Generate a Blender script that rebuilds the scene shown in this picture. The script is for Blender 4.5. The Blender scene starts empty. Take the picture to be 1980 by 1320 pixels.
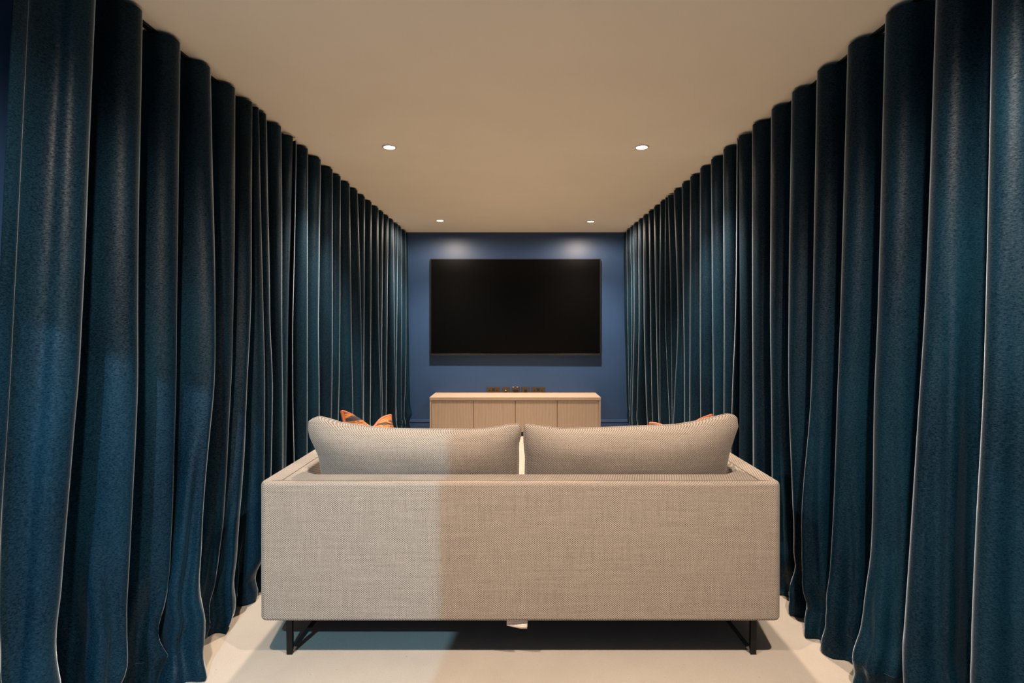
import bpy, bmesh, math, random
import numpy as np
from mathutils import Vector, Matrix, noise

random.seed(7)
S = bpy.context.scene
COL = S.collection
PI = math.pi

# ------------------------------------------------------------------ camera
F = 1061.0            # focal length in pixels of the 1980 px wide frame
CH = 1.27             # camera height
VX, VY = 1002.0, 628.0
cam = bpy.data.cameras.new('camera')
cam.sensor_width = 36.0
cam.lens = 36.0 * F / 1980.0
cam.shift_x = -(VX - 990.0) / 1980.0
cam.shift_y = -(660.0 - VY) / 1980.0
cam.clip_start = 0.01
co = bpy.data.objects.new('camera', cam)
co.location = (0, 0, CH)
co.rotation_euler = (PI / 2, 0, 0)
COL.objects.link(co)
S.camera = co

# ------------------------------------------------------------------ world, exposure, lights
S.view_settings.view_transform = 'Standard'
S.view_settings.look = 'None'
S.view_settings.gamma = 1.0
S.view_settings.exposure = 0.24
S.view_settings.use_curve_mapping = False
w = bpy.data.worlds.new('world'); S.world = w
w.use_nodes = True
w.node_tree.nodes['Background'].inputs[0].default_value = (0.0, 0.0, 0.0, 1)
w.node_tree.nodes['Background'].inputs[1].default_value = 0.0
S.cycles.max_bounces = 10
S.cycles.diffuse_bounces = 7
S.cycles.use_denoising = True
S.cycles.sample_clamp_indirect = 8.0

CEIL = 2.40
WARM = (1.0, 0.815, 0.65)
COOL = (0.36, 0.73, 0.98)
# x, y, core power, spill power, aim offset (dx, dy) per metre of drop
LIGHTS = [(-0.818, 3.485, 262, 18, 0, 0), (0.785, 3.485, 262, 18, 0, 0),
          (-0.845, 5.935, 236, 46, 0, 0), (0.791, 5.985, 236, 46, 0, 0),
          (-0.80, 0.85, 182, 50, 0, 0), (0.80, 0.85, 195, 62, 0, 0)]
HALL_LIGHT = (-0.70, -0.86, 255)

def spot(name, loc, power, size, blend, color, aim, radius=0.03):
    l = bpy.data.lights.new(name, 'SPOT')
    l.energy = power; l.spot_size = math.radians(size); l.spot_blend = blend
    l.color = color; l.shadow_soft_size = radius
    return l

# ------------------------------------------------------------------ helpers
def link(name, me, m=None, parent=None, smooth=False):
    o = bpy.data.objects.new(name, me)
    COL.objects.link(o)
    if m is not None:
        me.materials.clear(); me.materials.append(m)
    if parent is not None:
        o.parent = parent
    if smooth:
        me.polygons.foreach_set('use_smooth', [True] * len(me.polygons))
    return o

def obj(name, bm, m=None, parent=None, smooth=False):
    me = bpy.data.meshes.new(name)
    bmesh.ops.recalc_face_normals(bm, faces=bm.faces[:])
    bm.to_mesh(me); bm.free()
    return link(name, me, m, parent, smooth)

def tag(o, label=None, cat=None, group=None, kind=None):
    if label: o['label'] = label
    if cat: o['category'] = cat
    if group: o['group'] = group
    if kind: o['kind'] = kind
    return o

def empty(name, loc, label, cat, group=None, rz=0.0):
    o = bpy.data.objects.new(name, None)
    o.empty_display_size = 0.1
    o.location = loc; o.rotation_euler = (0, 0, rz)
    COL.objects.link(o)
    return tag(o, label, cat, group)

def box(bm, x0, x1, y0, y1, z0, z1, bev=0.0, seg=2):
    r = bmesh.ops.create_cube(bm, size=1.0)
    vs = r['verts']
    for v in vs:
        v.co = Vector(((x0 + x1) / 2 + v.co.x * (x1 - x0), (y0 + y1) / 2 + v.co.y * (y1 - y0), (z0 + z1) / 2 + v.co.z * (z1 - z0)))
    if bev > 0:
        es = list({e for v in vs for e in v.link_edges})
        bmesh.ops.bevel(bm, geom=es, offset=bev, segments=seg, profile=0.5, affect='EDGES')

def boxobj(name, dims, m, parent=None, bev=0.0, seg=2, smooth=False):
    bm = bmesh.new(); box(bm, *dims, bev, seg)
    return obj(name, bm, m, parent, smooth)

def beam(bm, p, q, wx, wy, up=Vector((0, 0, 1))):
    """rectangular bar from p to q"""
    p = Vector(p); q = Vector(q); d = (q - p).normalized()
    a = d.cross(Vector((0, 1, 0)));
    if a.length < 1e-4: a = d.cross(Vector((1, 0, 0)))
    a.normalize(); b = d.cross(a).normalized()
    vs = []
    for c in (p, q):
        for sx, sy in ((-1, -1), (1, -1), (1, 1), (-1, 1)):
            vs.append(bm.verts.new(c + a * sx * wx / 2 + b * sy * wy / 2))
    for f in ((0, 1, 2, 3), (7, 6, 5, 4), (0, 4, 5, 1), (1, 5, 6, 2), (2, 6, 7, 3), (3, 7, 4, 0)):
        bm.faces.new([vs[i] for i in f])

def tube(bm, pts, r, n=8, closed=False):
    pts = [Vector(p) for p in pts]
    rings = []
    N = len(pts)
    for i, p in enumerate(pts):
        a = pts[(i - 1) % N] if (closed or i > 0) else p
        b = pts[(i + 1) % N] if (closed or i < N - 1) else p
        t = (b - a).normalized()
        s = t.cross(Vector((0.13, 0.21, 0.97))).normalized(); u = t.cross(s).normalized()
        rings.append([bm.verts.new(p + (s * math.cos(2 * PI * k / n) + u * math.sin(2 * PI * k / n)) * r) for k in range(n)])
    for i in range(N if closed else N - 1):
        A, B = rings[i], rings[(i + 1) % N]
        for k in range(n):
            bm.faces.new((A[k], A[(k + 1) % n], B[(k + 1) % n], B[k]))
    if not closed:
        bm.faces.new(rings[0][::-1]); bm.faces.new(rings[-1])

def lathe(bm, prof, n=40, c=(0, 0, 0)):
    rings = []
    for r, z in prof:
        rings.append([bm.verts.new((c[0] + r * math.cos(2 * PI * k / n), c[1] + r * math.sin(2 * PI * k / n), c[2] + z)) for k in range(n)])
    for A, B in zip(rings[:-1], rings[1:]):
        for k in range(n):
            bm.faces.new((A[k], A[(k + 1) % n], B[(k + 1) % n], B[k]))
    return rings

# ------------------------------------------------------------------ materials
def mat(name, color=(0.5, 0.5, 0.5), rough=0.6, metal=0.0, spec=0.5):
    m = bpy.data.materials.new(name); m.use_nodes = True
    b = m.node_tree.nodes['Principled BSDF']
    b.inputs['Base Color'].default_value = (*color, 1)
    b.inputs['Roughness'].default_value = rough
    b.inputs['Metallic'].default_value = metal
    b.inputs['Specular IOR Level'].default_value = spec
    return m, m.node_tree, b

def N(nt, t, **kw):
    n = nt.nodes.new(t)
    for k, v in kw.items(): setattr(n, k, v)
    return n

def math_node(nt, op, a, b=None):
    n = N(nt, 'ShaderNodeMath', operation=op)
    for i, v in enumerate((a, b)):
        if v is None: continue
        if isinstance(v, (int, float)): n.inputs[i].default_value = v
        else: nt.links.new(v, n.inputs[i])
    return n.outputs[0]

def objcoord(nt):
    return N(nt, 'ShaderNodeTexCoord').outputs['Object']

def scaled(nt, vec, s):
    mp = N(nt, 'ShaderNodeMapping')
    mp.inputs['Scale'].default_value = s
    nt.links.new(vec, mp.inputs['Vector'])
    return mp.outputs[0]

def noise_tex(nt, vec, scale, detail=3.0, rough=0.5):
    n = N(nt, 'ShaderNodeTexNoise')
    n.inputs['Scale'].default_value = scale
    n.inputs['Detail'].default_value = detail
    n.inputs['Roughness'].default_value = rough
    nt.links.new(vec, n.inputs['Vector'])
    return n.outputs['Fac']

def ramp(nt, fac, stops, interp='LINEAR'):
    r = N(nt, 'ShaderNodeValToRGB')
    cr = r.color_ramp; cr.interpolation = interp
    while len(cr.elements) > 1: cr.elements.remove(cr.elements[-1])
    cr.elements[0].position = stops[0][0]; cr.elements[0].color = (*stops[0][1], 1)
    for p, c in stops[1:]:
        e = cr.elements.new(p); e.color = (*c, 1)
    nt.links.new(fac, r.inputs[0])
    return r.outputs[0]

def bump(nt, h, strength, dist, b):
    n = N(nt, 'ShaderNodeBump')
    n.inputs['Strength'].default_value = strength
    n.inputs['Distance'].default_value = dist
    nt.links.new(h, n.inputs['Height'])
    nt.links.new(n.outputs[0], b.inputs['Normal'])

def paint(name, c, rough=0.75, var=0.06, spec=0.3):
    m, nt, b = mat(name, c, rough, 0, spec)
    v = objcoord(nt)
    f = noise_tex(nt, v, 3.0, 4.0)
    lo = tuple(x * (1 - var) for x in c); hi = tuple(min(1, x * (1 + var)) for x in c)
    nt.links.new(ramp(nt, f, [(0.3, lo), (0.7, hi)]), b.inputs['Base Color'])
    bump(nt, noise_tex(nt, v, 260.0, 2.0), 0.08, 0.002, b)
    return m

M_ceiling = paint('ceiling_paint', (0.93, 0.845, 0.69), 0.9, 0.015, 0.1)
M_navy = paint('navy_wall_paint', (0.027, 0.066, 0.158), 0.42, 0.04, 0.5)
M_hall = paint('hall_paint', (0.7, 0.7, 0.7), 0.9, 0.02, 0.1)

def carpet():
    m, nt, b = mat('beige_carpet', (0.6, 0.54, 0.46), 0.95, 0, 0.1)
    v = objcoord(nt)
    big = noise_tex(nt, v, 2.2, 4.0, 0.6)
    fine = noise_tex(nt, v, 240.0, 3.0, 0.7)
    mix = math_node(nt, 'ADD', math_node(nt, 'MULTIPLY', big, 0.55), math_node(nt, 'MULTIPLY', fine, 0.45))
    c = ramp(nt, mix, [(0.28, (0.34, 0.295, 0.25)), (0.5, (0.40, 0.355, 0.305)), (0.72, (0.455, 0.41, 0.358))])
    specks = noise_tex(nt, v, 120.0, 1.0, 0.4)
    sp = ramp(nt, specks, [(0.185, (0.4, 0.4, 0.4)), (0.205, (1, 1, 1))])
    mx = N(nt, 'ShaderNodeMix', data_type='RGBA', blend_type='MULTIPLY')
    mx.inputs[0].default_value = 1.0
    nt.links.new(c, mx.inputs[6]); nt.links.new(sp, mx.inputs[7])
    nt.links.new(mx.outputs[2], b.inputs['Base Color'])
    bump(nt, fine, 0.5, 0.004, b)
    return m
M_carpet = carpet()

def velvet():
    m, nt, b = mat('blue_velvet', (0.004, 0.03, 0.065), 0.50, 0, 0.30)
    v = objcoord(nt)
    f1 = noise_tex(nt, scaled(nt, v, (0.7, 0.7, 1.6)), 200.0, 4.0, 0.75)
    f2 = noise_tex(nt, scaled(nt, v, (1, 1, 0.35)), 5.0, 3.0, 0.5)
    mix = math_node(nt, 'ADD', math_node(nt, 'MULTIPLY', f1, 0.6), math_node(nt, 'MULTIPLY', f2, 0.4))
    # velvet: deep teal-blue into the pile, fold-rim sheen painted into the colour as pale grazing edges
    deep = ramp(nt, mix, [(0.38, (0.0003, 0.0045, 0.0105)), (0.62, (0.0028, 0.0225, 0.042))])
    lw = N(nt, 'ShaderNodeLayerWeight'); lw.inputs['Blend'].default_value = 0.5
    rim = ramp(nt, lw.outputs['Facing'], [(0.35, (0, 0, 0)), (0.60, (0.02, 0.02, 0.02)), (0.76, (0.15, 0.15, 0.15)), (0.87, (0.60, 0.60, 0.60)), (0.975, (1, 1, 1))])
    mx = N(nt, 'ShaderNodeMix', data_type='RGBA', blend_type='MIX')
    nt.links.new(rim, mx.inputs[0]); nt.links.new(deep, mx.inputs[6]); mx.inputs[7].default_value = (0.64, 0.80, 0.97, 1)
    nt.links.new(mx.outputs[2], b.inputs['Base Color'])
    b.inputs['Sheen Weight'].default_value = 0.5
    b.inputs['Sheen Roughness'].default_value = 0.20
    nt.links.new(ramp(nt, mix, [(0.3, (0.50, 0.68, 0.82)), (0.7, (0.78, 0.90, 1.0))]), b.inputs['Sheen Tint'])
    # pile lies unevenly: the gloss breaks up into grain
    nt.links.new(ramp(nt, f1, [(0.36, (0.03, 0.03, 0.03)), (0.66, (0.25, 0.25, 0.25))]), b.inputs['Specular IOR Level'])
    bump(nt, noise_tex(nt, v, 300.0, 3.0, 0.6), 0.16, 0.002, b)
    return m
M_velvet = velvet()
M_stitch = mat('stitching', (0.012, 0.045, 0.08), 0.8)[0]

def weave(name, dark, light, p=0.0095, slub=0.085, flat=False):
    m, nt, b = mat(name, light, 0.92, 0, 0.15)
    v = objcoord(nt)
    sep = N(nt, 'ShaderNodeSeparateXYZ'); nt.links.new(v, sep.inputs[0])
    X, Y, Z = sep.outputs
    dist = math_node(nt, 'MULTIPLY', noise_tex(nt, v, 9.0, 2.0), 0.012)
    u = math_node(nt, 'ADD', X if flat else math_node(nt, 'ADD', X, Y), dist)
    w_ = math_node(nt, 'ADD', Z if flat else math_node(nt, 'ADD', Z, Y), dist)
    su = math_node(nt, 'SINE', math_node(nt, 'MULTIPLY', u, 2 * PI / p))
    sv = math_node(nt, 'SINE', math_node(nt, 'MULTIPLY', w_, 2 * PI / (p * 0.80)))
    pat = math_node(nt, 'MULTIPLY', su, sv)
    hs = noise_tex(nt, scaled(nt, v, (6, 6, 160)), 1.0, 3.0, 0.6)
    vs = noise_tex(nt, scaled(nt, v, (160, 160, 6)), 1.0, 3.0, 0.6)
    fine = noise_tex(nt, v, 330.0, 2.0)
    s = math_node(nt, 'ADD', math_node(nt, 'MULTIPLY', pat, 0.30),
                  math_node(nt, 'ADD', math_node(nt, 'MULTIPLY', math_node(nt, 'ADD', hs, vs), slub * 2.2), math_node(nt, 'MULTIPLY', fine, 0.35)))
    off = 0.5 - slub * 2.2 - 0.175
    s = math_node(nt, 'ADD', s, off)
    mid = tuple((a * 0.45 + c * 0.55) for a, c in zip(dark, light))
    nt.links.new(ramp(nt, s, [(0.18, dark), (0.5, mid), (0.80, light)]), b.inputs['Base Color'])
    b.inputs['Sheen Weight'].default_value = 0.15
    bump(nt, s, 0.35, 0.003, b)
    return m
M_sofa = weave('oatmeal_weave', (0.045, 0.035, 0.027), (0.455, 0.385, 0.322))
M_cushion = weave('oatmeal_weave_cushion', (0.045, 0.035, 0.027), (0.455, 0.385, 0.322), flat=True)
M_seam = mat('seam_thread', (0.12, 0.09, 0.065), 0.9)[0]

def oak(name, vertical=True):
    m, nt, b = mat(name, (0.5, 0.36, 0.25), 0.5, 0, 0.35)
    v = objcoord(nt)
    sc = (34, 34, 1.6) if vertical else (1.6, 34, 34)
    g1 = noise_tex(nt, scaled(nt, v, sc), 1.6, 5.0, 0.6)
    g2 = noise_tex(nt, scaled(nt, v, tuple(x * 5 for x in sc)), 1.5, 2.0, 0.6)
    wv = N(nt, 'ShaderNodeTexWave', wave_type='BANDS', bands_direction='X' if vertical else 'Y')
    wv.inputs['Scale'].default_value = 9.0
    wv.inputs['Distortion'].default_value = 7.0
    wv.inputs['Detail'].default_value = 3.0
    nt.links.new(scaled(nt, v, (1, 1, 0.25) if vertical else (0.25, 1, 1)), wv.inputs['Vector'])
    s = math_node(nt, 'ADD', math_node(nt, 'MULTIPLY', g1, 0.45), math_node(nt, 'ADD', math_node(nt, 'MULTIPLY', g2, 0.35), math_node(nt, 'MULTIPLY', wv.outputs['Fac'], 0.2)))
    nt.links.new(ramp(nt, s, [(0.25, (0.375, 0.276, 0.204)), (0.5, (0.425, 0.32, 0.24)), (0.75, (0.465, 0.358, 0.272))]), b.inputs['Base Color'])
    bump(nt, s, 0.1, 0.002, b)
    return m
M_oak = oak('pale_oak_upright', True)
M_oak_top = oak('pale_oak_lengthwise', False)

M_black = mat('black_metal', (0.012, 0.012, 0.012), 0.45, 0.6)[0]
M_plinth = mat('black_plinth', (0.008, 0.008, 0.008), 0.7)[0]
M_screen = mat('screen_glass', (0.0010, 0.0010, 0.0010), 0.34, 0, 0.11)[0]
M_bezel = mat('dark_grey_bezel', (0.012, 0.012, 0.013), 0.4, 0.2)[0]
M_bronze = mat('bronze_plate', (0.085, 0.062, 0.042), 0.42, 0.6)[0]
M_hole = mat('black_plastic', (0.006, 0.006, 0.006), 0.5)[0]
M_white = mat('white_plastic', (0.75, 0.73, 0.70), 0.4)[0]
M_chrome = mat('bright_screw', (0.75, 0.72, 0.68), 0.25, 1.0)[0]

def emit(name, color, strength):
    m = bpy.data.materials.new(name); m.use_nodes = True
    nt = m.node_tree; nt.nodes.clear()
    e = N(nt, 'ShaderNodeEmission'); e.inputs[0].default_value = (*color, 1); e.inputs[1].default_value = strength
    o = N(nt, 'ShaderNodeOutputMaterial'); nt.links.new(e.outputs[0], o.inputs[0])
    return m
M_glow = emit('lit_lens', (1.0, 0.88, 0.72), 25.0)
M_glow_cool = emit('lit_lens_cool', (0.8, 0.92, 1.0), 20.0)

# ------------------------------------------------------------------ structure
WL, WR = -1.60, 1.58           # side walls behind the curtains
YF = 6.70                      # television wall
YB = -0.25                     # wall behind the camera
def struct(name, dims, m):
    o = boxobj(name, dims, m); o['kind'] = 'structure'; return o
struct('floor', (WL - 0.1, WR + 0.1, YB - 0.1, YF + 0.1, -0.08, 0.0), M_carpet)
struct('ceiling', (WL - 0.1, WR + 0.1, YB - 0.1, YF + 0.1, CEIL, CEIL + 0.08), M_ceiling)
struct('wall_front', (WL - 0.1, WR + 0.1, YF, YF + 0.1, 0.0, CEIL), M_navy)
struct('wall_left', (WL - 0.1, WL, YB - 0.1, YF, 0.0, CEIL), M_navy)
struct('wall_right', (WR, WR + 0.1, YB - 0.1, YF, 0.0, CEIL), M_navy)
# back wall with a doorway on its left
DX0, DX1, DZ = -1.45, -0.615, 2.13
bm = bmesh.new()
box(bm, WL, DX0, YB - 0.1, YB, 0, CEIL)
box(bm, DX1, WR, YB - 0.1, YB, 0, CEIL)
box(bm, DX0, DX1, YB - 0.1, YB, DZ, CEIL)
o = obj('wall_back', bm, M_navy); o['kind'] = 'structure'
# small hall beyond the doorway
HY = -1.75
struct('floor_hall', (-1.9, 0.3, HY - 0.1, YB - 0.1, -0.08, 0.0), M_carpet)
struct('ceiling_hall', (-1.9, 0.3, HY - 0.1, YB - 0.1, CEIL, CEIL + 0.08), M_hall)
struct('wall_hall_end', (-1.9, 0.3, HY - 0.1, HY, 0, CEIL), M_hall)
struct('wall_hall_left', (-1.9, -1.8, HY, YB - 0.1, 0, CEIL), M_hall)
struct('wall_hall_right', (0.2, 0.3, HY, YB - 0.1, 0, CEIL), M_hall)

# moulded skirting board along the television wall
bm = bmesh.new()
prof = [(0, 0), (0.022, 0), (0.022, 0.062), (0.022, 0.074), (0.010, 0.076), (0.010, 0.086), (0.020, 0.088), (0.020, 0.098), (0.012, 0.103), (0.012, 0.113), (0.0, 0.118)]
A = [bm.verts.new((WL, YF - d, z)) for d, z in prof]
B = [bm.verts.new((WR, YF - d, z)) for d, z in prof]
for i in range(len(prof) - 1):
    bm.faces.new((A[i], A[i + 1], B[i + 1], B[i]))
bm.faces.new(A); bm.faces.new(B[::-1])
o = obj('baseboard_front', bm, M_navy); o['kind'] = 'structure'

# ------------------------------------------------------------------ downlights
def downlight(x, y, core, spill, ax, ay, label, glow, color, group):
    t = empty('downlight', (x, y, CEIL), label, 'downlight', group)
    bm = bmesh.new()
    lathe(bm, [(0.046, 0.0), (0.046, -0.003), (0.043, -0.0055), (0.037, -0.006), (0.034, -0.004), (0.034, 0.0)], 40)
    obj('bezel', bm, M_white, t, True)
    bm = bmesh.new()
    bmesh.ops.create_circle(bm, cap_ends=True, radius=0.034, segments=40, matrix=Matrix.Translation((0, 0, -0.0025)))
    obj('lens', bm, glow, t)
    d = Vector((ax, ay, -1)).normalized()
    far = y > 5
    for nm, p, size, bl in (('core_beam', core, 152 if y < 1 else 114, 1.0), ('spill_beam', spill, 178 if far else 168, 0.35 if far else 1.0)):
        l = spot(nm, None, p, size, bl, color, None, 0.03 if y > 0 else 0.006)
        lo = bpy.data.objects.new(nm, l); COL.objects.link(lo)
        lo.parent = t
        lo.location = (0, 0, -0.040 if y < 5 else -0.014)
        lo.rotation_euler = (d if nm == 'core_beam' else Vector((0, 0, -1))).to_track_quat('-Z', 'Y').to_euler()
    return t
names = ['lit recessed ceiling downlight above the sofa on the left', 'lit recessed ceiling downlight above the sofa on the right',
         'lit recessed ceiling downlight left of and above the television', 'lit recessed ceiling downlight right of and above the television',
         'recessed ceiling downlight behind the sofa on the left, above the viewer', 'recessed ceiling downlight behind the sofa on the right, above the viewer']
for (x, y, c, s, ax, ay), nm in zip(LIGHTS, names):
    downlight(x, y, c, s, ax, ay, nm, M_glow, WARM, 'recessed ceiling downlights')
downlight(HALL_LIGHT[0], HALL_LIGHT[1], HALL_LIGHT[2], HALL_LIGHT[2] * 0.2, 0, 1.2, 'cool white downlight in the hall outside the doorway', M_glow_cool, COOL, 'recessed ceiling downlights')

# ------------------------------------------------------------------ curtains
def hermite(zs, vals, z):
    """monotone cubic through control points, zs ascending"""
    zs = np.array(zs); v = np.array(vals); n = len(zs)
    h = np.diff(zs); dl = np.diff(v) / h
    m = np.zeros(n); m[0] = dl[0]; m[-1] = dl[-1]
    for i in range(1, n - 1):
        m[i] = 0 if dl[i - 1] * dl[i] <= 0 else 2 * dl[i - 1] * dl[i] / (dl[i - 1] + dl[i])
    i = np.clip(np.searchsorted(zs, z) - 1, 0, n - 2)
    t = (z - zs[i]) / h[i]
    return ((2 * t**3 - 3 * t**2 + 1) * v[i] + (t**3 - 2 * t**2 + t) * h[i] * m[i] + (-2 * t**3 + 3 * t**2) * v[i + 1] + (t**3 - t**2) * h[i] * m[i + 1])

ZT = 2.384
ZB = 0.006
ROWS = np.concatenate([np.linspace(ZT, ZT - 0.085, 5), np.linspace(ZT - 0.085, 0.62, 34)[1:], np.linspace(0.62, 0.10, 20)[1:], np.linspace(0.10, ZB, 6)[1:]])
R_HEAD = 4
R_HEM = len(ROWS) - 6

def fold(top, p600, p770, foot=None, p1050=None, side=-1, xt=1.335):
    """silhouette of one fold: lateral position and depth of its crest from the ceiling to the floor"""
    d0 = xt * F / abs(top - VX)
    if foot is None:
        df = d0 - 0.10
        pf = p770 + max(-7, min(7, (p770 - p600) * 1.0))
        foot = ((pf - VX) * df / F, df)
    df = foot[1]
    dd = lambda z: df + (d0 - df) * (z / ZT)
    pts = [(ZT, side * xt, d0)]
    for px, py in ((p600, 600), (p770, 770), (p1050, 1050)):
        if px is None: continue
        z = CH - (py - VY) * d0 / F
        for _ in range(6):
            z = CH - (py - VY) * dd(z) / F
        if z > 0.08:
            pts.append((z, (px - VX) * dd(z) / F, dd(z)))
    pts.append((ZB, foot[0], df))
    pts = pts[::-1]
    zz = [p[0] for p in pts]
    return hermite(zz, [p[1] for p in pts], ROWS), hermite(zz, [p[2] for p in pts], ROWS)

NS = 34
def drape(name, folds, side, label, group, amps=None, seed=0, creases=()):
    """one hanging curtain: heading, drape and hem, each a mesh under one empty"""
    rnd = random.Random(seed)
    X = np.array([f[0] for f in folds]); D = np.array([f[1] for f in folds])
    K = len(folds)
    cols_x, cols_y = [], []
    s = ROWS / ZT
    for k in range(K - 1):
        gap = D[k + 1] - D[k]
        A0 = min(0.150, 0.70 * abs(float(gap[0])) + 0.02) * rnd.uniform(0.9, 1.1)
        if amps and k in amps: A0 = amps[k]
        A = A0 * (0.95 + 0.55 * (1 - s) ** 1.5)
        last = (k == K - 2)
        for j in range(NS + (1 if last else 0)):
            t = j / NS
            tt = t + 0.86 * math.sin(4 * PI * t) / (4 * PI)
            c = (1 - math.cos(2 * PI * t)) / 2
            base = X[k] * (1 - t) + X[k + 1] * t
            cols_x.append(base + side * A * c)
            cols_y.append(D[k] + gap * tt)
    PX = np.array(cols_x); PY = np.array(cols_y)          # columns x rows
    nc, nr = PX.shape
    # secondary creases: (gap, fraction at start, fraction at floor, start height, depth, width)
    for k, ta, tb, z0, amp, wd in creases:
        for r in range(nr):
            g = max(0.0, min(1.0, 1 - ROWS[r] / z0)); g2 = min(1.0, g * 2.2) ** 0.8
            if g <= 0: continue
            tc = ta + (tb - ta) * g
            for j in range(-NS // 2, NS + NS // 2):
                i = k * NS + j
                if 0 <= i < nc:
                    q = (j / NS - tc) / wd
                    b1 = math.exp(-q * q); b2 = math.exp(-(q - 1.6) ** 2) + math.exp(-(q + 1.6) ** 2)
                    PX[i, r] -= side * amp * g2 * (b1 - 0.55 * b2)
                    PY[i, r] -= amp * 0.9 * g2 * (b1 - 0.55 * b2)
    # soft irregular ripples, stronger towards the floor
    for i in range(nc):
        for r in range(nr):
            z = ROWS[r]; y = PY[i, r]
            low = max(0.0, 1 - z / 0.5)
            mid = max(0.0, 1 - z / 1.9)
            n1 = noise.noise(Vector((y * 7 + seed, i * 0.042, z * 1.1)))
            n2 = noise.noise(Vector((i * 0.0765 + 3.7 * seed, y * 3, z * 5.0)))
            n3 = noise.noise(Vector((i * 0.122 + 1.3 * seed, z * 11.0, 5.1)))
            n4 = noise.noise(Vector((i * 0.115 + seed * 9.1, z * 0.55, 2.2)))
            n5 = 1 - 2 * abs(noise.noise(Vector((i * 0.084 + seed * 5.3, z * 7.0, 8.4))))
            vlow = max(0.0, 1 - z / 0.34)
            PX[i, r] += 0.010 * n1 * (0.15 + mid) + 0.011 * n4 * (0.1 + mid) + 0.022 * n2 * low + 0.012 * n3 * low + 0.022 * n5 * vlow
            PY[i, r] += 0.014 * n1 * (0.1 + mid) + 0.008 * n4 * (0.1 + mid) + 0.035 * n2 * low
            n6 = noise.noise(Vector((i * 0.0535 + seed * 3.3, 0.4, 7.7)))
            PX[i, r] += 0.030 * n6 * math.sin(z * 26 + 5 * noise.noise(Vector((i * 0.03, seed, 1.5)))) * vlow
            PY[i, r] += 0.020 * n6 * math.sin(z * 33 + i * 0.084) * vlow
            lim = 0.015
            if side < 0: PX[i, r] = max(PX[i, r], WL + lim)
            else: PX[i, r] = min(PX[i, r], WR - lim)
            PY[i, r] = min(PY[i, r], YF - 0.03)
    t = empty(name, (float(X[:, -1].mean()), float(D[:, -1].mean()), 0.0), label, 'curtain', group)
    base = t.location
    def part(pname, r0, r1, thick):
        verts = []; faces = []
        for i in range(nc):
            for r in range(r0, r1 + 1):
                verts.append((PX[i, r] - base.x, PY[i, r] - base.y, ROWS[r]))
        m = r1 - r0 + 1
        for i in range(nc - 1):
            for r in range(m - 1):
                a = i * m + r
                f = (a, a + m, a + m + 1, a + 1)
                faces.append(f if side > 0 else f[::-1])
        me = bpy.data.meshes.new(pname); me.from_pydata(verts, [], faces); me.update()
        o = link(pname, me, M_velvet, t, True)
        md = o.modifiers.new('thickness', 'SOLIDIFY'); md.thickness = thick; md.offset = 0.0; md.use_rim = False
        return o
    part('heading_band', 0, R_HEAD, 0.004)
    part('drape', R_HEAD, R_HEM, 0.004)
    part('hem', R_HEM, nr - 1, 0.004)
    # stitch line above the hem
    for nm, rr in (('hem_stitching', R_HEM), ('heading_stitching', R_HEAD)):
        bm = bmesh.new()
        pts = [(PX[i, rr] - base.x - side * 0.0016, PY[i, rr] - base.y, ROWS[rr]) for i in range(0, nc, 2)]
        tube(bm, pts, 0.0007, 4)
        obj(nm, bm, M_stitch, t)
    return t

L = lambda *a, **k: fold(*a, side=-1, **k)
R = lambda *a, **k: fold(*a, side=1, **k)
left_near = [L(32, -5, -12, (-1.33, 1.36), xt=1.40), L(178, 149, 143, (-1.275, 1.50), 123), L(268, 258.5, 257, (-1.264, 1.72), 245), L(343, 337, 336, (-1.27, 1.93), 328),
             L(403, 410.5, 408, (-1.136, 1.955), 386), L(452, 449.5, 445, (-1.28, 2.22), 428), L(486, 480.5, 472, (-1.205, 2.257), 452),
             L(499, 507.5, 509, (-1.25, 2.5), 505), L(513, 520, 525, (-1.22, 2.62)), L(542, 546, 546, (-1.21, 2.85)), L(566, 558, 556)]
left_far = [L(572, 567, 566), L(593.6, 593, 593.5), L(618.5, 614, 617), L(642, 642, 642.5), L(658, 656.5, 655), L(675, 678, 680), L(690.5, 697, 699),
            L(705, 703.5, 702), L(718, 716.5, 715), L(731, 732, 735), L(741, 738, 739), L(751, 748, 746.5), L(760, 762, 764), L(769, 767, 766.5), L(775, 776, 776),
            L(784, 785, 783), L(788, 790, 792)]
def rx(px):           # the right-hand track runs very slightly inwards towards the far wall
    x = 1.325
    for _ in range(8):
        d = x * F / (px - VX); x = 1.325 - 0.055 * max(0, d - 1.5) / 5.2
    return x
def RR(top, *a, **k):
    return fold(top, *a, side=1, xt=rx(top), **k)
right_far = [RR(1205, 1207, 1211), RR(1212, 1214, 1216), RR(1219, 1222, 1219.5), RR(1226, 1226, 1222), RR(1235, 1235.5, 1232), RR(1244, 1245.5, 1250), RR(1255, 1258, 1261),
             RR(1265, 1268.5, 1272.5), RR(1277.5, 1276, 1275), RR(1287, 1287, 1293), RR(1292, 1298, 1300), RR(1303.5, 1311, 1304), RR(1319.5, 1322, 1324),
             RR(1335.5, 1335, 1334), RR(1355, 1355, 1356), RR(1376, 1379.5, 1380), RR(1400, 1401, 1400), RR(1427, 1423.5, 1417)][::-1]
def near_r(d):
    xs = np.interp(ROWS, [ZB, 0.8, ZT], [1.18, 1.28, 1.325]); return xs, np.full(len(ROWS), d) - 0.06 * (1 - ROWS / ZT)
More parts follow.
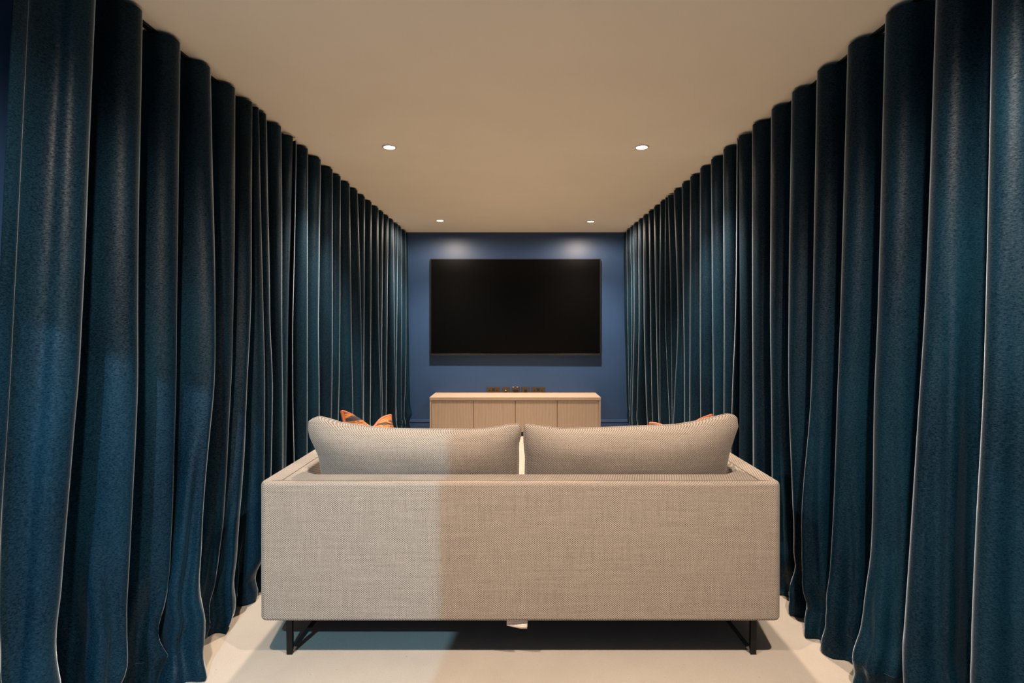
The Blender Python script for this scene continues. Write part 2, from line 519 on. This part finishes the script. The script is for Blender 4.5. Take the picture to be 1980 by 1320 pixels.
right_near = [near_r(0.22), near_r(0.46), near_r(0.70), near_r(0.92), near_r(1.12), near_r(1.31), RR(1935, 1920, 1915, (1.175, 1.42), 1900), RR(1823, 1797, 1786, (1.155, 1.66), 1767), RR(1720, 1703.5, 1696, (1.143, 1.90), 1690),
              RR(1645, 1628.5, 1622, (1.152, 2.115), 1613), RR(1584, 1574.5, 1570, (1.173, 2.238), 1552), RR(1534, 1528, 1528, (1.16, 2.377), 1538),
              RR(1494, 1492, 1493, (1.203, 2.60)), RR(1457, 1456.5, 1457, (1.222, 2.85)), RR(1429, 1431, 1430)]
CG = 'floor-length velvet curtains'
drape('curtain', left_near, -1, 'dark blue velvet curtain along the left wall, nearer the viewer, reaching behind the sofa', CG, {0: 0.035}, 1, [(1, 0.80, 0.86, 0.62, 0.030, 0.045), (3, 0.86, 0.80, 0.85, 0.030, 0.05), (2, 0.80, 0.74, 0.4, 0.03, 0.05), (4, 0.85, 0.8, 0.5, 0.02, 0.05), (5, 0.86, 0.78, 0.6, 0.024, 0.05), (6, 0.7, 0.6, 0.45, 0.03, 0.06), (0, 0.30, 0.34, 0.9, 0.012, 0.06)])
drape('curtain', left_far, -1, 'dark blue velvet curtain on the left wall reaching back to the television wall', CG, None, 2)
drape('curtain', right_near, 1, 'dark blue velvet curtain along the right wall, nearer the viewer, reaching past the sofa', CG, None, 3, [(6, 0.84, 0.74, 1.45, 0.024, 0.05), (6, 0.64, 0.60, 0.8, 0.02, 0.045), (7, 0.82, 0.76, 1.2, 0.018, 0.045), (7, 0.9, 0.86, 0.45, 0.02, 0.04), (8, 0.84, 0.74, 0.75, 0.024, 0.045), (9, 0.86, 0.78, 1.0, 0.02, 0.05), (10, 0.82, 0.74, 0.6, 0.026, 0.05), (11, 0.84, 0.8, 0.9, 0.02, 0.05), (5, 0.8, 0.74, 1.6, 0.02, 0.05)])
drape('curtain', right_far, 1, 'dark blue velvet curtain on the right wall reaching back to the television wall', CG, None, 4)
# slim ceiling tracks the curtains hang from
for nm, x, y0, y1, lb in (('curtain_track', -1.40, 1.30, 6.68, 'slim dark curtain track along the left edge of the ceiling'), ('curtain_track', 1.385, 0.1, 6.68, 'slim dark curtain track along the right edge of the ceiling')):
    o = boxobj(nm, (x - 0.012, x + 0.012, y0, y1, CEIL - 0.012, CEIL), M_black, None, 0.002, 1)
    tag(o, lb, 'curtain track', 'ceiling curtain tracks')

# ------------------------------------------------------------------ sofa
SX0, SX1 = -0.971, 0.988
SY0, SY1 = 2.05, 3.02
SB, ST = 0.160, 0.683
AW, BT = 0.098, 0.122
sofa = empty('sofa', (0.0085, 2.5, 0.0), 'two-seater sofa in oatmeal woven fabric on black metal legs, seen from behind', 'sofa')
ox, oy = sofa.location.x, sofa.location.y
def u_shell():
    bm = bmesh.new()
    x0, x1, y0, y1 = SX0 - ox, SX1 - ox, SY0 - oy, SY1 - oy
    def arc(cx, cy, r, a0, a1, n):
        return [(cx + r * math.cos(a0 + (a1 - a0) * i / n), cy + r * math.sin(a0 + (a1 - a0) * i / n)) for i in range(n + 1)]
    rc = 0.030
    out = arc(x0 + rc, y0 + rc, rc, 1.5 * PI, PI, 5) + arc(x0 + rc, y1 - rc, rc, PI, 0.5 * PI, 5)
    ca, cb = 0.075, 0.115          # padded inner corners
    out += [(x0 + AW, y1), (x0 + AW, y0 + BT + cb), (x0 + AW + 0.25 * ca, y0 + BT + 0.38 * cb), (x0 + AW + ca, y0 + BT),
            (x1 - AW - ca, y0 + BT), (x1 - AW - 0.25 * ca, y0 + BT + 0.38 * cb), (x1 - AW, y0 + BT + cb), (x1 - AW, y1)]
    out += arc(x1 - rc, y1 - rc, rc, 0.5 * PI, 0, 5) + arc(x1 - rc, y0 + rc, rc, 0, -0.5 * PI, 5)
    vs = [bm.verts.new((x, y, SB)) for x, y in out]
    f = bm.faces.new(vs)
    r = bmesh.ops.extrude_face_region(bm, geom=[f])
    for v in r['geom']:
        if isinstance(v, bmesh.types.BMVert): v.co.z = ST
    bm.normal_update()
    es = [e for e in bm.edges if (abs(e.verts[0].co.z - e.verts[1].co.z) < 1e-6)]
    bmesh.ops.bevel(bm, geom=es, offset=0.016, segments=4, profile=0.5, affect='EDGES')
    return bm
bm = u_shell()
obj('shell', bm, M_sofa, sofa, True).modifiers.new('n', 'WEIGHTED_NORMAL')
boxobj('seat_base', (SX0 + AW - ox, SX1 - AW - ox, SY0 + BT - oy, SY1 - oy - 0.01, SB + 0.01, 0.30), M_sofa, sofa, 0.01)
for sx in (0, 1):
    xa = SX0 + AW + 0.004 if sx == 0 else (SX0 + SX1) / 2 + 0.003
    xb = (SX0 + SX1) / 2 - 0.003 if sx == 0 else SX1 - AW - 0.004
    boxobj('seat_cushion', (xa - ox, xb - ox, SY0 + BT - oy + 0.004, SY1 - oy + 0.01, 0.30, 0.435), M_sofa, sofa, 0.03, 4, True)
# stitched seams
bm = bmesh.new()
def seam(pts): tube(bm, [(x - ox, y - oy, z) for x, y, z in pts], 0.0022, 5)
zs = ST - 0.0002
n = 40
seam([(SX0 + 0.055 + (SX1 - SX0 - 0.11) * i / n, SY0 + 0.021 + 0.0025 * math.sin(i * 0.9), zs) for i in range(n + 1)])
for sg, xe in ((1, SX0), (-1, SX1)):
    seam([(xe + sg * 0.030, SY0 + 0.019, zs - 0.002), (xe + sg * 0.055, SY0 + 0.021, zs), (xe + sg * 0.078, SY0 + 0.026, zs)] + [(xe + sg * 0.080, SY0 + 0.04 + 0.9 * i / 10, zs) for i in range(11)])
obj('seam', bm, M_seam, sofa)
# black flat-bar legs, each a vertical bar with a raked brace
boxobj('under_frame', (-0.93, 0.93, SY0 + 0.075 - oy, SY1 - 0.08 - oy, SB - 0.016, SB + 0.004), M_black, sofa, 0.002, 1)
for xl, inn in ((-0.8815, 1), (0.9065, -1)):
    for yl, fy in ((2.122, 1), (2.93, -1)):
        bm = bmesh.new()
        beam(bm, (xl - ox, yl - oy, 0.0), (xl - ox - inn * 0.002, yl - oy, SB), 0.022, 0.016)
        beam(bm, (xl - ox + inn * 0.004, yl - oy + fy * 0.004, 0.010), (xl - ox + inn * 0.13, yl - oy + fy * 0.23, SB), 0.016, 0.014)
        obj('leg', bm, M_black, sofa)
# care label hanging from the underside
def tag_mat():
    m, nt, b = mat('printed_label', (0.7, 0.62, 0.55), 0.8)
    v = objcoord(nt)
    s = scaled(nt, v, (1, 1, 1))
    wv = N(nt, 'ShaderNodeTexWave', wave_type='BANDS', bands_direction='Z'); wv.inputs['Scale'].default_value = 55.0
    nt.links.new(s, wv.inputs['Vector'])
    nz = noise_tex(nt, scaled(nt, v, (260, 1, 60)), 1.0, 2.0)
    f = math_node(nt, 'MULTIPLY', wv.outputs['Fac'], nz)
    nt.links.new(ramp(nt, f, [(0.30, (0.70, 0.60, 0.51)), (0.5, (0.40, 0.33, 0.27))]), b.inputs['Base Color'])
    return m
bm = bmesh.new()
xa, xb = (979.5 - VX) * 2.062 / F - ox, (1021 - VX) * 2.062 / F - ox
nx, nz = 8, 4
g = []
for i in range(nx + 1):
    row = []
    for j in range(nz + 1):
        u, v = i / nx, j / nz
        x = xa + (xb - xa) * u + 0.002 * v * (1 - 2 * u) + (-0.0015 * v)
        z = SB + 0.006 - (0.0285 + 0.007 * min(1, u * 1.6)) * v
        y = SY0 + 0.020 - oy + 0.004 * math.sin(u * 3 + v * 2) - 0.006 * v
        row.append(bm.verts.new((x, y, z)))
    g.append(row)
for i in range(nx):
    for j in range(nz):
        bm.faces.new((g[i][j], g[i + 1][j], g[i + 1][j + 1], g[i][j + 1]))
o = obj('care_tag', bm, tag_mat(), sofa, True)
o.modifiers.new('t', 'SOLIDIFY').thickness = 0.0008
o['label'] = 'pale printed care tag hanging under the sofa back'

# ------------------------------------------------------------------ back cushions (loose, on the seat, leaning on the sofa back)
def px2(px, py, d):
    return ((px - VX) * d / F, CH - (py - VY) * d / F)
YC = 2.322
def back_cushion(top, left, right, label, seed):
    d = YC - 0.035
    tp = [px2(x, y, d) for x, y in top]; lf = [px2(x, y, d) for x, y in left]; rt = [px2(x, y, d) for x, y in right]
    zb = 0.446
    xc = (tp[0][0] + tp[-1][0]) / 2
    lf = [(xc + (x - xc), z) for x, z in lf] + [(lf[-1][0], zb + 0.01)]
    rt = rt + [(rt[-1][0], zb + 0.01)]
    tx = np.array([p[0] for p in tp]); tz = np.array([p[1] for p in tp])
    def side(poly, z):
        a = sorted(poly, key=lambda p: p[1]); return float(np.interp(z, [p[1] for p in a], [p[0] for p in a]))
    NU, NV = 56, 28
    bm = bmesh.new()
    o = empty('back_cushion', (xc, YC, zb), label, 'cushion', 'loose back cushions')
    grid = {}
    def pos(u, v, sgn):
        # u,v in [-1,1]; a cushion with pinched corners
        z0 = zb + 0.012 * (abs(u) ** 3) * -1 + 0.012
        vv = (v + 1) / 2
        xg = tx[0] + (tx[-1] - tx[0]) * (u + 1) / 2
        zt = float(np.interp(xg, tx, tz))
        v0 = 0.42; vw = (v - v0) / (1 + v0) if v < v0 else (v - v0) / (1 - v0)
        z = z0 + (zt - z0) * vv
        xl, xr = side(lf, z), side(rt, z)
        x = xl + (xr - xl) * (u + 1) / 2
        pu = max(0, 1 - abs(u) ** 3.2); pv = max(0, 1 - abs(vw) ** 2.3)
        th = 0.020 * (pu * pv) ** 0.12 + 0.100 * pu ** 0.55 * pv ** 0.55
        if pu * pv <= 0: th = 0.0
        th += 0.006 * noise.noise(Vector((x * 6 + seed, z * 9, sgn * 3.0))) * pu * pv
        th += 0.010 * max(0, 0.5 - abs(v + 0.1)) * noise.noise(Vector((x * 3.0, z * 14, seed * 2.0 + 1))) * pu
        lean = (vv - 0.45) * -0.125
        return Vector((x - xc, sgn * th + lean, z - zb))
    for sgn in (-1, 1):
        for i in range(NU + 1):
            for j in range(NV + 1):
                u = math.sin((i / NU * 2 - 1) * PI / 2 * 0.999) if True else 0
                v = math.sin((j / NV * 2 - 1) * PI / 2 * 0.999)
                if i in (0, NU): u = -1 if i == 0 else 1
                if j in (0, NV): v = -1 if j == 0 else 1
                edge = i in (0, NU) or j in (0, NV)
                if edge and sgn == 1: grid[(sgn, i, j)] = grid[(-1, i, j)]
                else: grid[(sgn, i, j)] = bm.verts.new(pos(u, v, sgn))
    for sgn in (-1, 1):
        for i in range(NU):
            for j in range(NV):
                f = [grid[(sgn, i, j)], grid[(sgn, i + 1, j)], grid[(sgn, i + 1, j + 1)], grid[(sgn, i, j + 1)]]
                bm.faces.new(f if sgn < 0 else f[::-1])
    rim = [grid[(-1, i, 0)].co.copy() for i in range(NU)] + [grid[(-1, NU, j)].co.copy() for j in range(NV)] + [grid[(-1, i, NV)].co.copy() for i in range(NU, 0, -1)] + [grid[(-1, 0, j)].co.copy() for j in range(NV, 0, -1)]
    obj('cover', bm, M_cushion, o, True)
    bm = bmesh.new(); tube(bm, rim[::1], 0.0035, 6, True)
    obj('piping', bm, M_sofa, o, True)
    return o
back_cushion([(604, 812), (613, 806), (624, 802.4), (642, 807), (662, 814), (691, 818), (727, 823), (771, 826), (802, 826.5), (851, 827), (924, 826.7), (960, 822.5), (985, 818), (997, 817), (1004, 819)],
             [(604, 812), (602, 825), (604, 842), (611, 862), (617, 881), (618, 915)],
             [(1004, 819), (1007, 826), (1006, 840), (1002, 857), (1002.5, 885), (1002, 915)],
             'oatmeal woven back cushion on the left half of the sofa', 1)
back_cushion([(1014, 820), (1018, 818), (1030, 819), (1056, 822), (1088, 826), (1127, 825), (1198, 822.5), (1254, 820), (1300, 818.5), (1339, 812), (1376, 803), (1400, 797.4), (1412, 800), (1418, 806)],
             [(1014, 820), (1013, 835), (1014, 860), (1016.5, 885), (1016, 915)],
             [(1418, 806), (1421, 821), (1416, 841), (1410, 869), (1408, 890), (1407, 915)],
             'oatmeal woven back cushion on the right half of the sofa', 2)

# ------------------------------------------------------------------ patterned scatter cushions
def pattern(name, seed):
    m, nt, b = mat(name, (0.5, 0.15, 0.04), 0.8, 0, 0.2)
    v = objcoord(nt)
    wv = N(nt, 'ShaderNodeTexNoise'); wv.inputs['Scale'].default_value = 1.0; wv.inputs['Detail'].default_value = 3.0
    mp = N(nt, 'ShaderNodeMapping'); mp.inputs['Scale'].default_value = (9, 9, 34); mp.inputs['Location'].default_value = (seed, 0, 0)
    mp.inputs['Rotation'].default_value = (0, math.radians(38), 0)
    nt.links.new(v, mp.inputs['Vector']); nt.links.new(mp.outputs[0], wv.inputs['Vector'])
    c = ramp(nt, wv.outputs['Fac'], [(0.0, (0.035, 0.03, 0.035)), (0.38, (0.06, 0.045, 0.045)), (0.43, (0.28, 0.075, 0.025)), (0.47, (0.46, 0.21, 0.05)), (0.51, (0.33, 0.08, 0.025)), (0.56, (0.36, 0.23, 0.09)), (0.60, (0.07, 0.04, 0.03)), (0.64, (0.38, 0.10, 0.03))], 'CONSTANT')
    nt.links.new(c, b.inputs['Base Color'])
    bump(nt, noise_tex(nt, v, 300, 2), 0.3, 0.002, b)
    return m
M_pipe = mat('rust_piping', (0.42, 0.105, 0.035), 0.7)[0]
def scatter(p0, p1, label, seed, side):
    """square pillow standing in the sofa corner; p0, p1 are its two upper corners"""
    p0 = Vector(p0); p1 = Vector(p1)
    e = (p1 - p0); Wd = e.length; ex = e.normalized()
    ez = Vector((0, 0, 1)); ez = (ez - ex * ez.dot(ex)).normalized()
    lean = Vector((side * 0.34, 0.05, 0)); ez = (ez + lean); ez = (ez - ex * ez.dot(ex)).normalized()
    ey = ez.cross(ex).normalized()
    H = (min(p0.z, p1.z) - 0.455) / ez.z
    c = (p0 + p1) / 2 - ez * H / 2
    o = empty('scatter_cushion', c, label, 'cushion', 'patterned scatter cushions')
    mtx = Matrix((ex, ey, ez)).transposed()
    o.rotation_euler = mtx.to_euler()
    NU = 28
    def pos(u, v, s):
        x = Wd / 2 * u * (1 - 0.10 * (1 - v * v)); z = H / 2 * v * (1 - 0.10 * (1 - u * u))
        r = max(0, (1 - u * u) * (1 - v * v))
        z -= 0.062 * math.exp(-(u / 0.42) ** 2) * max(0, v) ** 1.5
        return Vector((x, s * 0.075 * r ** 0.45 if r > 0 else 0, z))
    bm = bmesh.new(); g = {}
    for s in (-1, 1):
        for i in range(NU + 1):
            for j in range(NU + 1):
                u = math.sin((i / NU * 2 - 1) * PI / 2); v = math.sin((j / NU * 2 - 1) * PI / 2)
                if (i in (0, NU) or j in (0, NU)) and s == 1: g[(s, i, j)] = g[(-1, i, j)]
                else: g[(s, i, j)] = bm.verts.new(pos(u, v, s))
    for s in (-1, 1):
        for i in range(NU):
            for j in range(NU):
                f = [g[(s, i, j)], g[(s, i + 1, j)], g[(s, i + 1, j + 1)], g[(s, i, j + 1)]]
                bm.faces.new(f if s < 0 else f[::-1])
    rim = [g[(-1, i, 0)].co.copy() for i in range(NU)] + [g[(-1, NU, j)].co.copy() for j in range(NU)] + [g[(-1, i, NU)].co.copy() for i in range(NU, 0, -1)] + [g[(-1, 0, j)].co.copy() for j in range(NU, 0, -1)]
    obj('cover', bm, pattern('rust_pattern', seed), o, True)
    bm = bmesh.new(); tube(bm, rim, 0.008, 8, True)
    obj('piping', bm, M_pipe, o, True)
    return o
def at(px, py, d):
    x, z = px2(px, py, d); return (x, d, z)
scatter(at(661, 795, 2.56), at(755, 803, 2.90), 'rust-orange patterned scatter cushion with piped edge peeking over the left back cushion', 1.3, -1)
scatter(at(1376, 803, 2.55), at(1257, 818, 2.90), 'rust-orange patterned scatter cushion barely showing behind the right back cushion', 4.1, 1)

# ------------------------------------------------------------------ low oak cabinet
CY0, CY1 = 6.25, 6.695
cx0, cx1 = (830.5 - VX) * CY0 / F, (1162.0 - VX) * CY0 / F
CT = CH - 140.0 * CY0 / F
cab = empty('media_cabinet', ((cx0 + cx1) / 2, (CY0 + CY1) / 2, 0), 'low pale oak cabinet with four plain doors under the television', 'cabinet')
kx, ky = cab.location.x, cab.location.y
def cbox(n, x0, x1, y0, y1, z0, z1, m, bev=0.0015, parent=cab):
    return boxobj(n, (x0 - kx, x1 - kx, y0 - ky, y1 - ky, z0, z1), m, parent, bev, 2)
cbox('top', cx0, cx1, CY0, CY1, CT - 0.034, CT, M_oak_top)
cbox('side_panel', cx0 + 0.002, cx0 + 0.021, CY0 + 0.002, CY1 - 0.004, 0.047, CT - 0.034, M_oak)
cbox('side_panel', cx1 - 0.021, cx1 - 0.002, CY0 + 0.002, CY1 - 0.004, 0.047, CT - 0.034, M_oak)
cbox('base_panel', cx0 + 0.021, cx1 - 0.021, CY0 + 0.024, CY1 - 0.004, 0.047, 0.066, M_oak)
cbox('back_panel', cx0 + 0.021, cx1 - 0.021, CY1 - 0.012, CY1 - 0.004, 0.066, CT - 0.034, M_oak)
cbox('plinth', cx0 + 0.03, cx1 - 0.03, CY0 + 0.012, CY1 - 0.03, 0.0, 0.047, M_plinth)
cbox('inner_carcass', cx0 + 0.021, cx1 - 0.021, CY0 + 0.030, CY0 + 0.036, 0.066, CT - 0.034, M_plinth)
dw = (cx1 - cx0 - 0.042) / 4
for i in range(4):
    a = cx0 + 0.021 + dw * i
    cbox('door', a + 0.0028, a + dw - 0.0028, CY0 + 0.006, CY0 + 0.025, 0.050, CT - 0.039, M_oak)

# ------------------------------------------------------------------ television
TYF = 6.640
tx0, tx1 = (831.5 - VX) * TYF / F, (1162 - VX) * TYF / F
tz1, tz0 = CH - (500 - VY) * TYF / F, CH - (688 - VY) * TYF / F
tv = empty('television', ((tx0 + tx1) / 2, 6.66, tz0), 'large black flat-screen television mounted on the navy end wall', 'television')
ux, uy, uz = tv.location
def tbox(n, x0, x1, y0, y1, z0, z1, m, bev=0.001):
    return boxobj(n, (x0 - ux, x1 - ux, y0 - uy, y1 - uy, z0 - uz, z1 - uz), m, tv, bev, 2)
tbox('housing', tx0 + 0.006, tx1 - 0.006, TYF + 0.014, TYF + 0.045, tz0 + 0.006, tz1 - 0.006, M_hole)
bm = bmesh.new()
for a in ((tx0, tx0 + 0.012, tz0, tz1), (tx1 - 0.012, tx1, tz0, tz1), (tx0 + 0.012, tx1 - 0.012, tz1 - 0.010, tz1), (tx0 + 0.012, tx1 - 0.012, tz0, tz0 + 0.026)):
    box(bm, a[0] - ux, a[1] - ux, TYF - uy, TYF + 0.03 - uy, a[2] - uz, a[3] - uz, 0.002, 1)
obj('bezel', bm, M_bezel, tv)
tbox('screen', tx0 + 0.012, tx1 - 0.012, TYF + 0.004, TYF + 0.014, tz0 + 0.026, tz1 - 0.010, M_screen, 0.0)
tbox('wall_bracket', -0.35, 0.28, TYF + 0.045, YF - 0.003, 1.3, 1.7, M_black, 0.003)
bm = bmesh.new(); box(bm, 0.80 - ux, 0.815 - ux, TYF - 0.002 - uy, TYF + 0.002 - uy, tz0 + 0.008 - uz, tz0 + 0.013 - uz, 0.001, 1)
obj('indicator', bm, M_bezel, tv)

# ------------------------------------------------------------------ bronze socket plates above the cabinet
SZ1 = CH - (748 - VY) * YF / F
def plate(pa, pb, label):
    xa, xb = (pa - VX) * YF / F, (pb - VX) * YF / F
    h = 0.093
    t = empty('socket_plate', ((xa + xb) / 2, YF, SZ1 - h), label, 'wall socket', 'bronze socket plates above the cabinet')
    w_ = xb - xa
    boxobj('plate', (-w_ / 2, w_ / 2, -0.007, 0.0, 0, h), M_bronze, t, 0.002, 2)
    return t, w_, h
def pin(t, x, z, wx, wz, m=None, nm='socket_hole', y=-0.0085):
    boxobj(nm, (x - wx / 2, x + wx / 2, y, -0.005, z - wz / 2, z + wz / 2), m or M_hole, t, 0.0006, 1)
def pp(px, t):  # lateral offset on the plate of a photographed column
    return (px - VX) * YF / F - t.location.x
t, w_, h = plate(941.3, 966.7, 'wide bronze double socket plate, far left of the row behind the cabinet')
pin(t, pp(954.2, t) - 0.009, 0.062, 0.015, 0.030, nm='rocker_switch'); pin(t, pp(954.2, t) + 0.009, 0.062, 0.015, 0.030, nm='rocker_switch')
for px in (946.5, 961.0):
    pin(t, pp(px, t), 0.055, 0.012, 0.016)
    for s in (-1, 1): pin(t, pp(px, t) + s * 0.012, 0.025, 0.010, 0.007)
t, w_, h = plate(970.6, 985.5, 'small bronze aerial plate with a white connector, second from the left of the row')
pin(t, pp(978, t), 0.046, 0.030, 0.026)
bm = bmesh.new(); lathe(bm, [(0.0, -0.014), (0.0055, -0.014), (0.0055, 0.0), (0.0, 0.0)], 16)
o = obj('aerial_connector', bm, M_white, t, True); o.rotation_euler = (PI / 2, 0, 0); o.location = (pp(978.1, t), -0.022, 0.052); o.scale = (1, 1, 1)
t, w_, h = plate(990.0, 1004.7, 'small bronze cable-entry plate with two bright fixings on top, middle of the row')
pin(t, pp(997.5, t), 0.042, 0.060, 0.036, nm='brush_entry')
for px in (992.4, 1000.2):
    boxobj('fixing', (pp(px, t) - 0.010, pp(px, t) + 0.010, -0.012, -0.004, h - 0.004, h + 0.006), M_chrome, t, 0.002, 2)
t, w_, h = plate(1008.6, 1023.8, 'small bronze data plate with one square port, second from the right of the row')
pin(t, pp(1016.3, t), 0.046, 0.032, 0.040, nm='data_port')
t, w_, h = plate(1028.0, 1053.3, 'wide bronze double socket plate, far right of the row behind the cabinet')
pin(t, pp(1040.6, t) - 0.009, 0.062, 0.015, 0.034, nm='rocker_switch'); pin(t, pp(1040.6, t) + 0.009, 0.062, 0.015, 0.034, nm='rocker_switch')
for px in (1033.2, 1047.8):
    pin(t, pp(px, t), 0.052, 0.012, 0.016)
    for s in (-1, 1): pin(t, pp(px, t) + s * 0.012, 0.025, 0.010, 0.007)
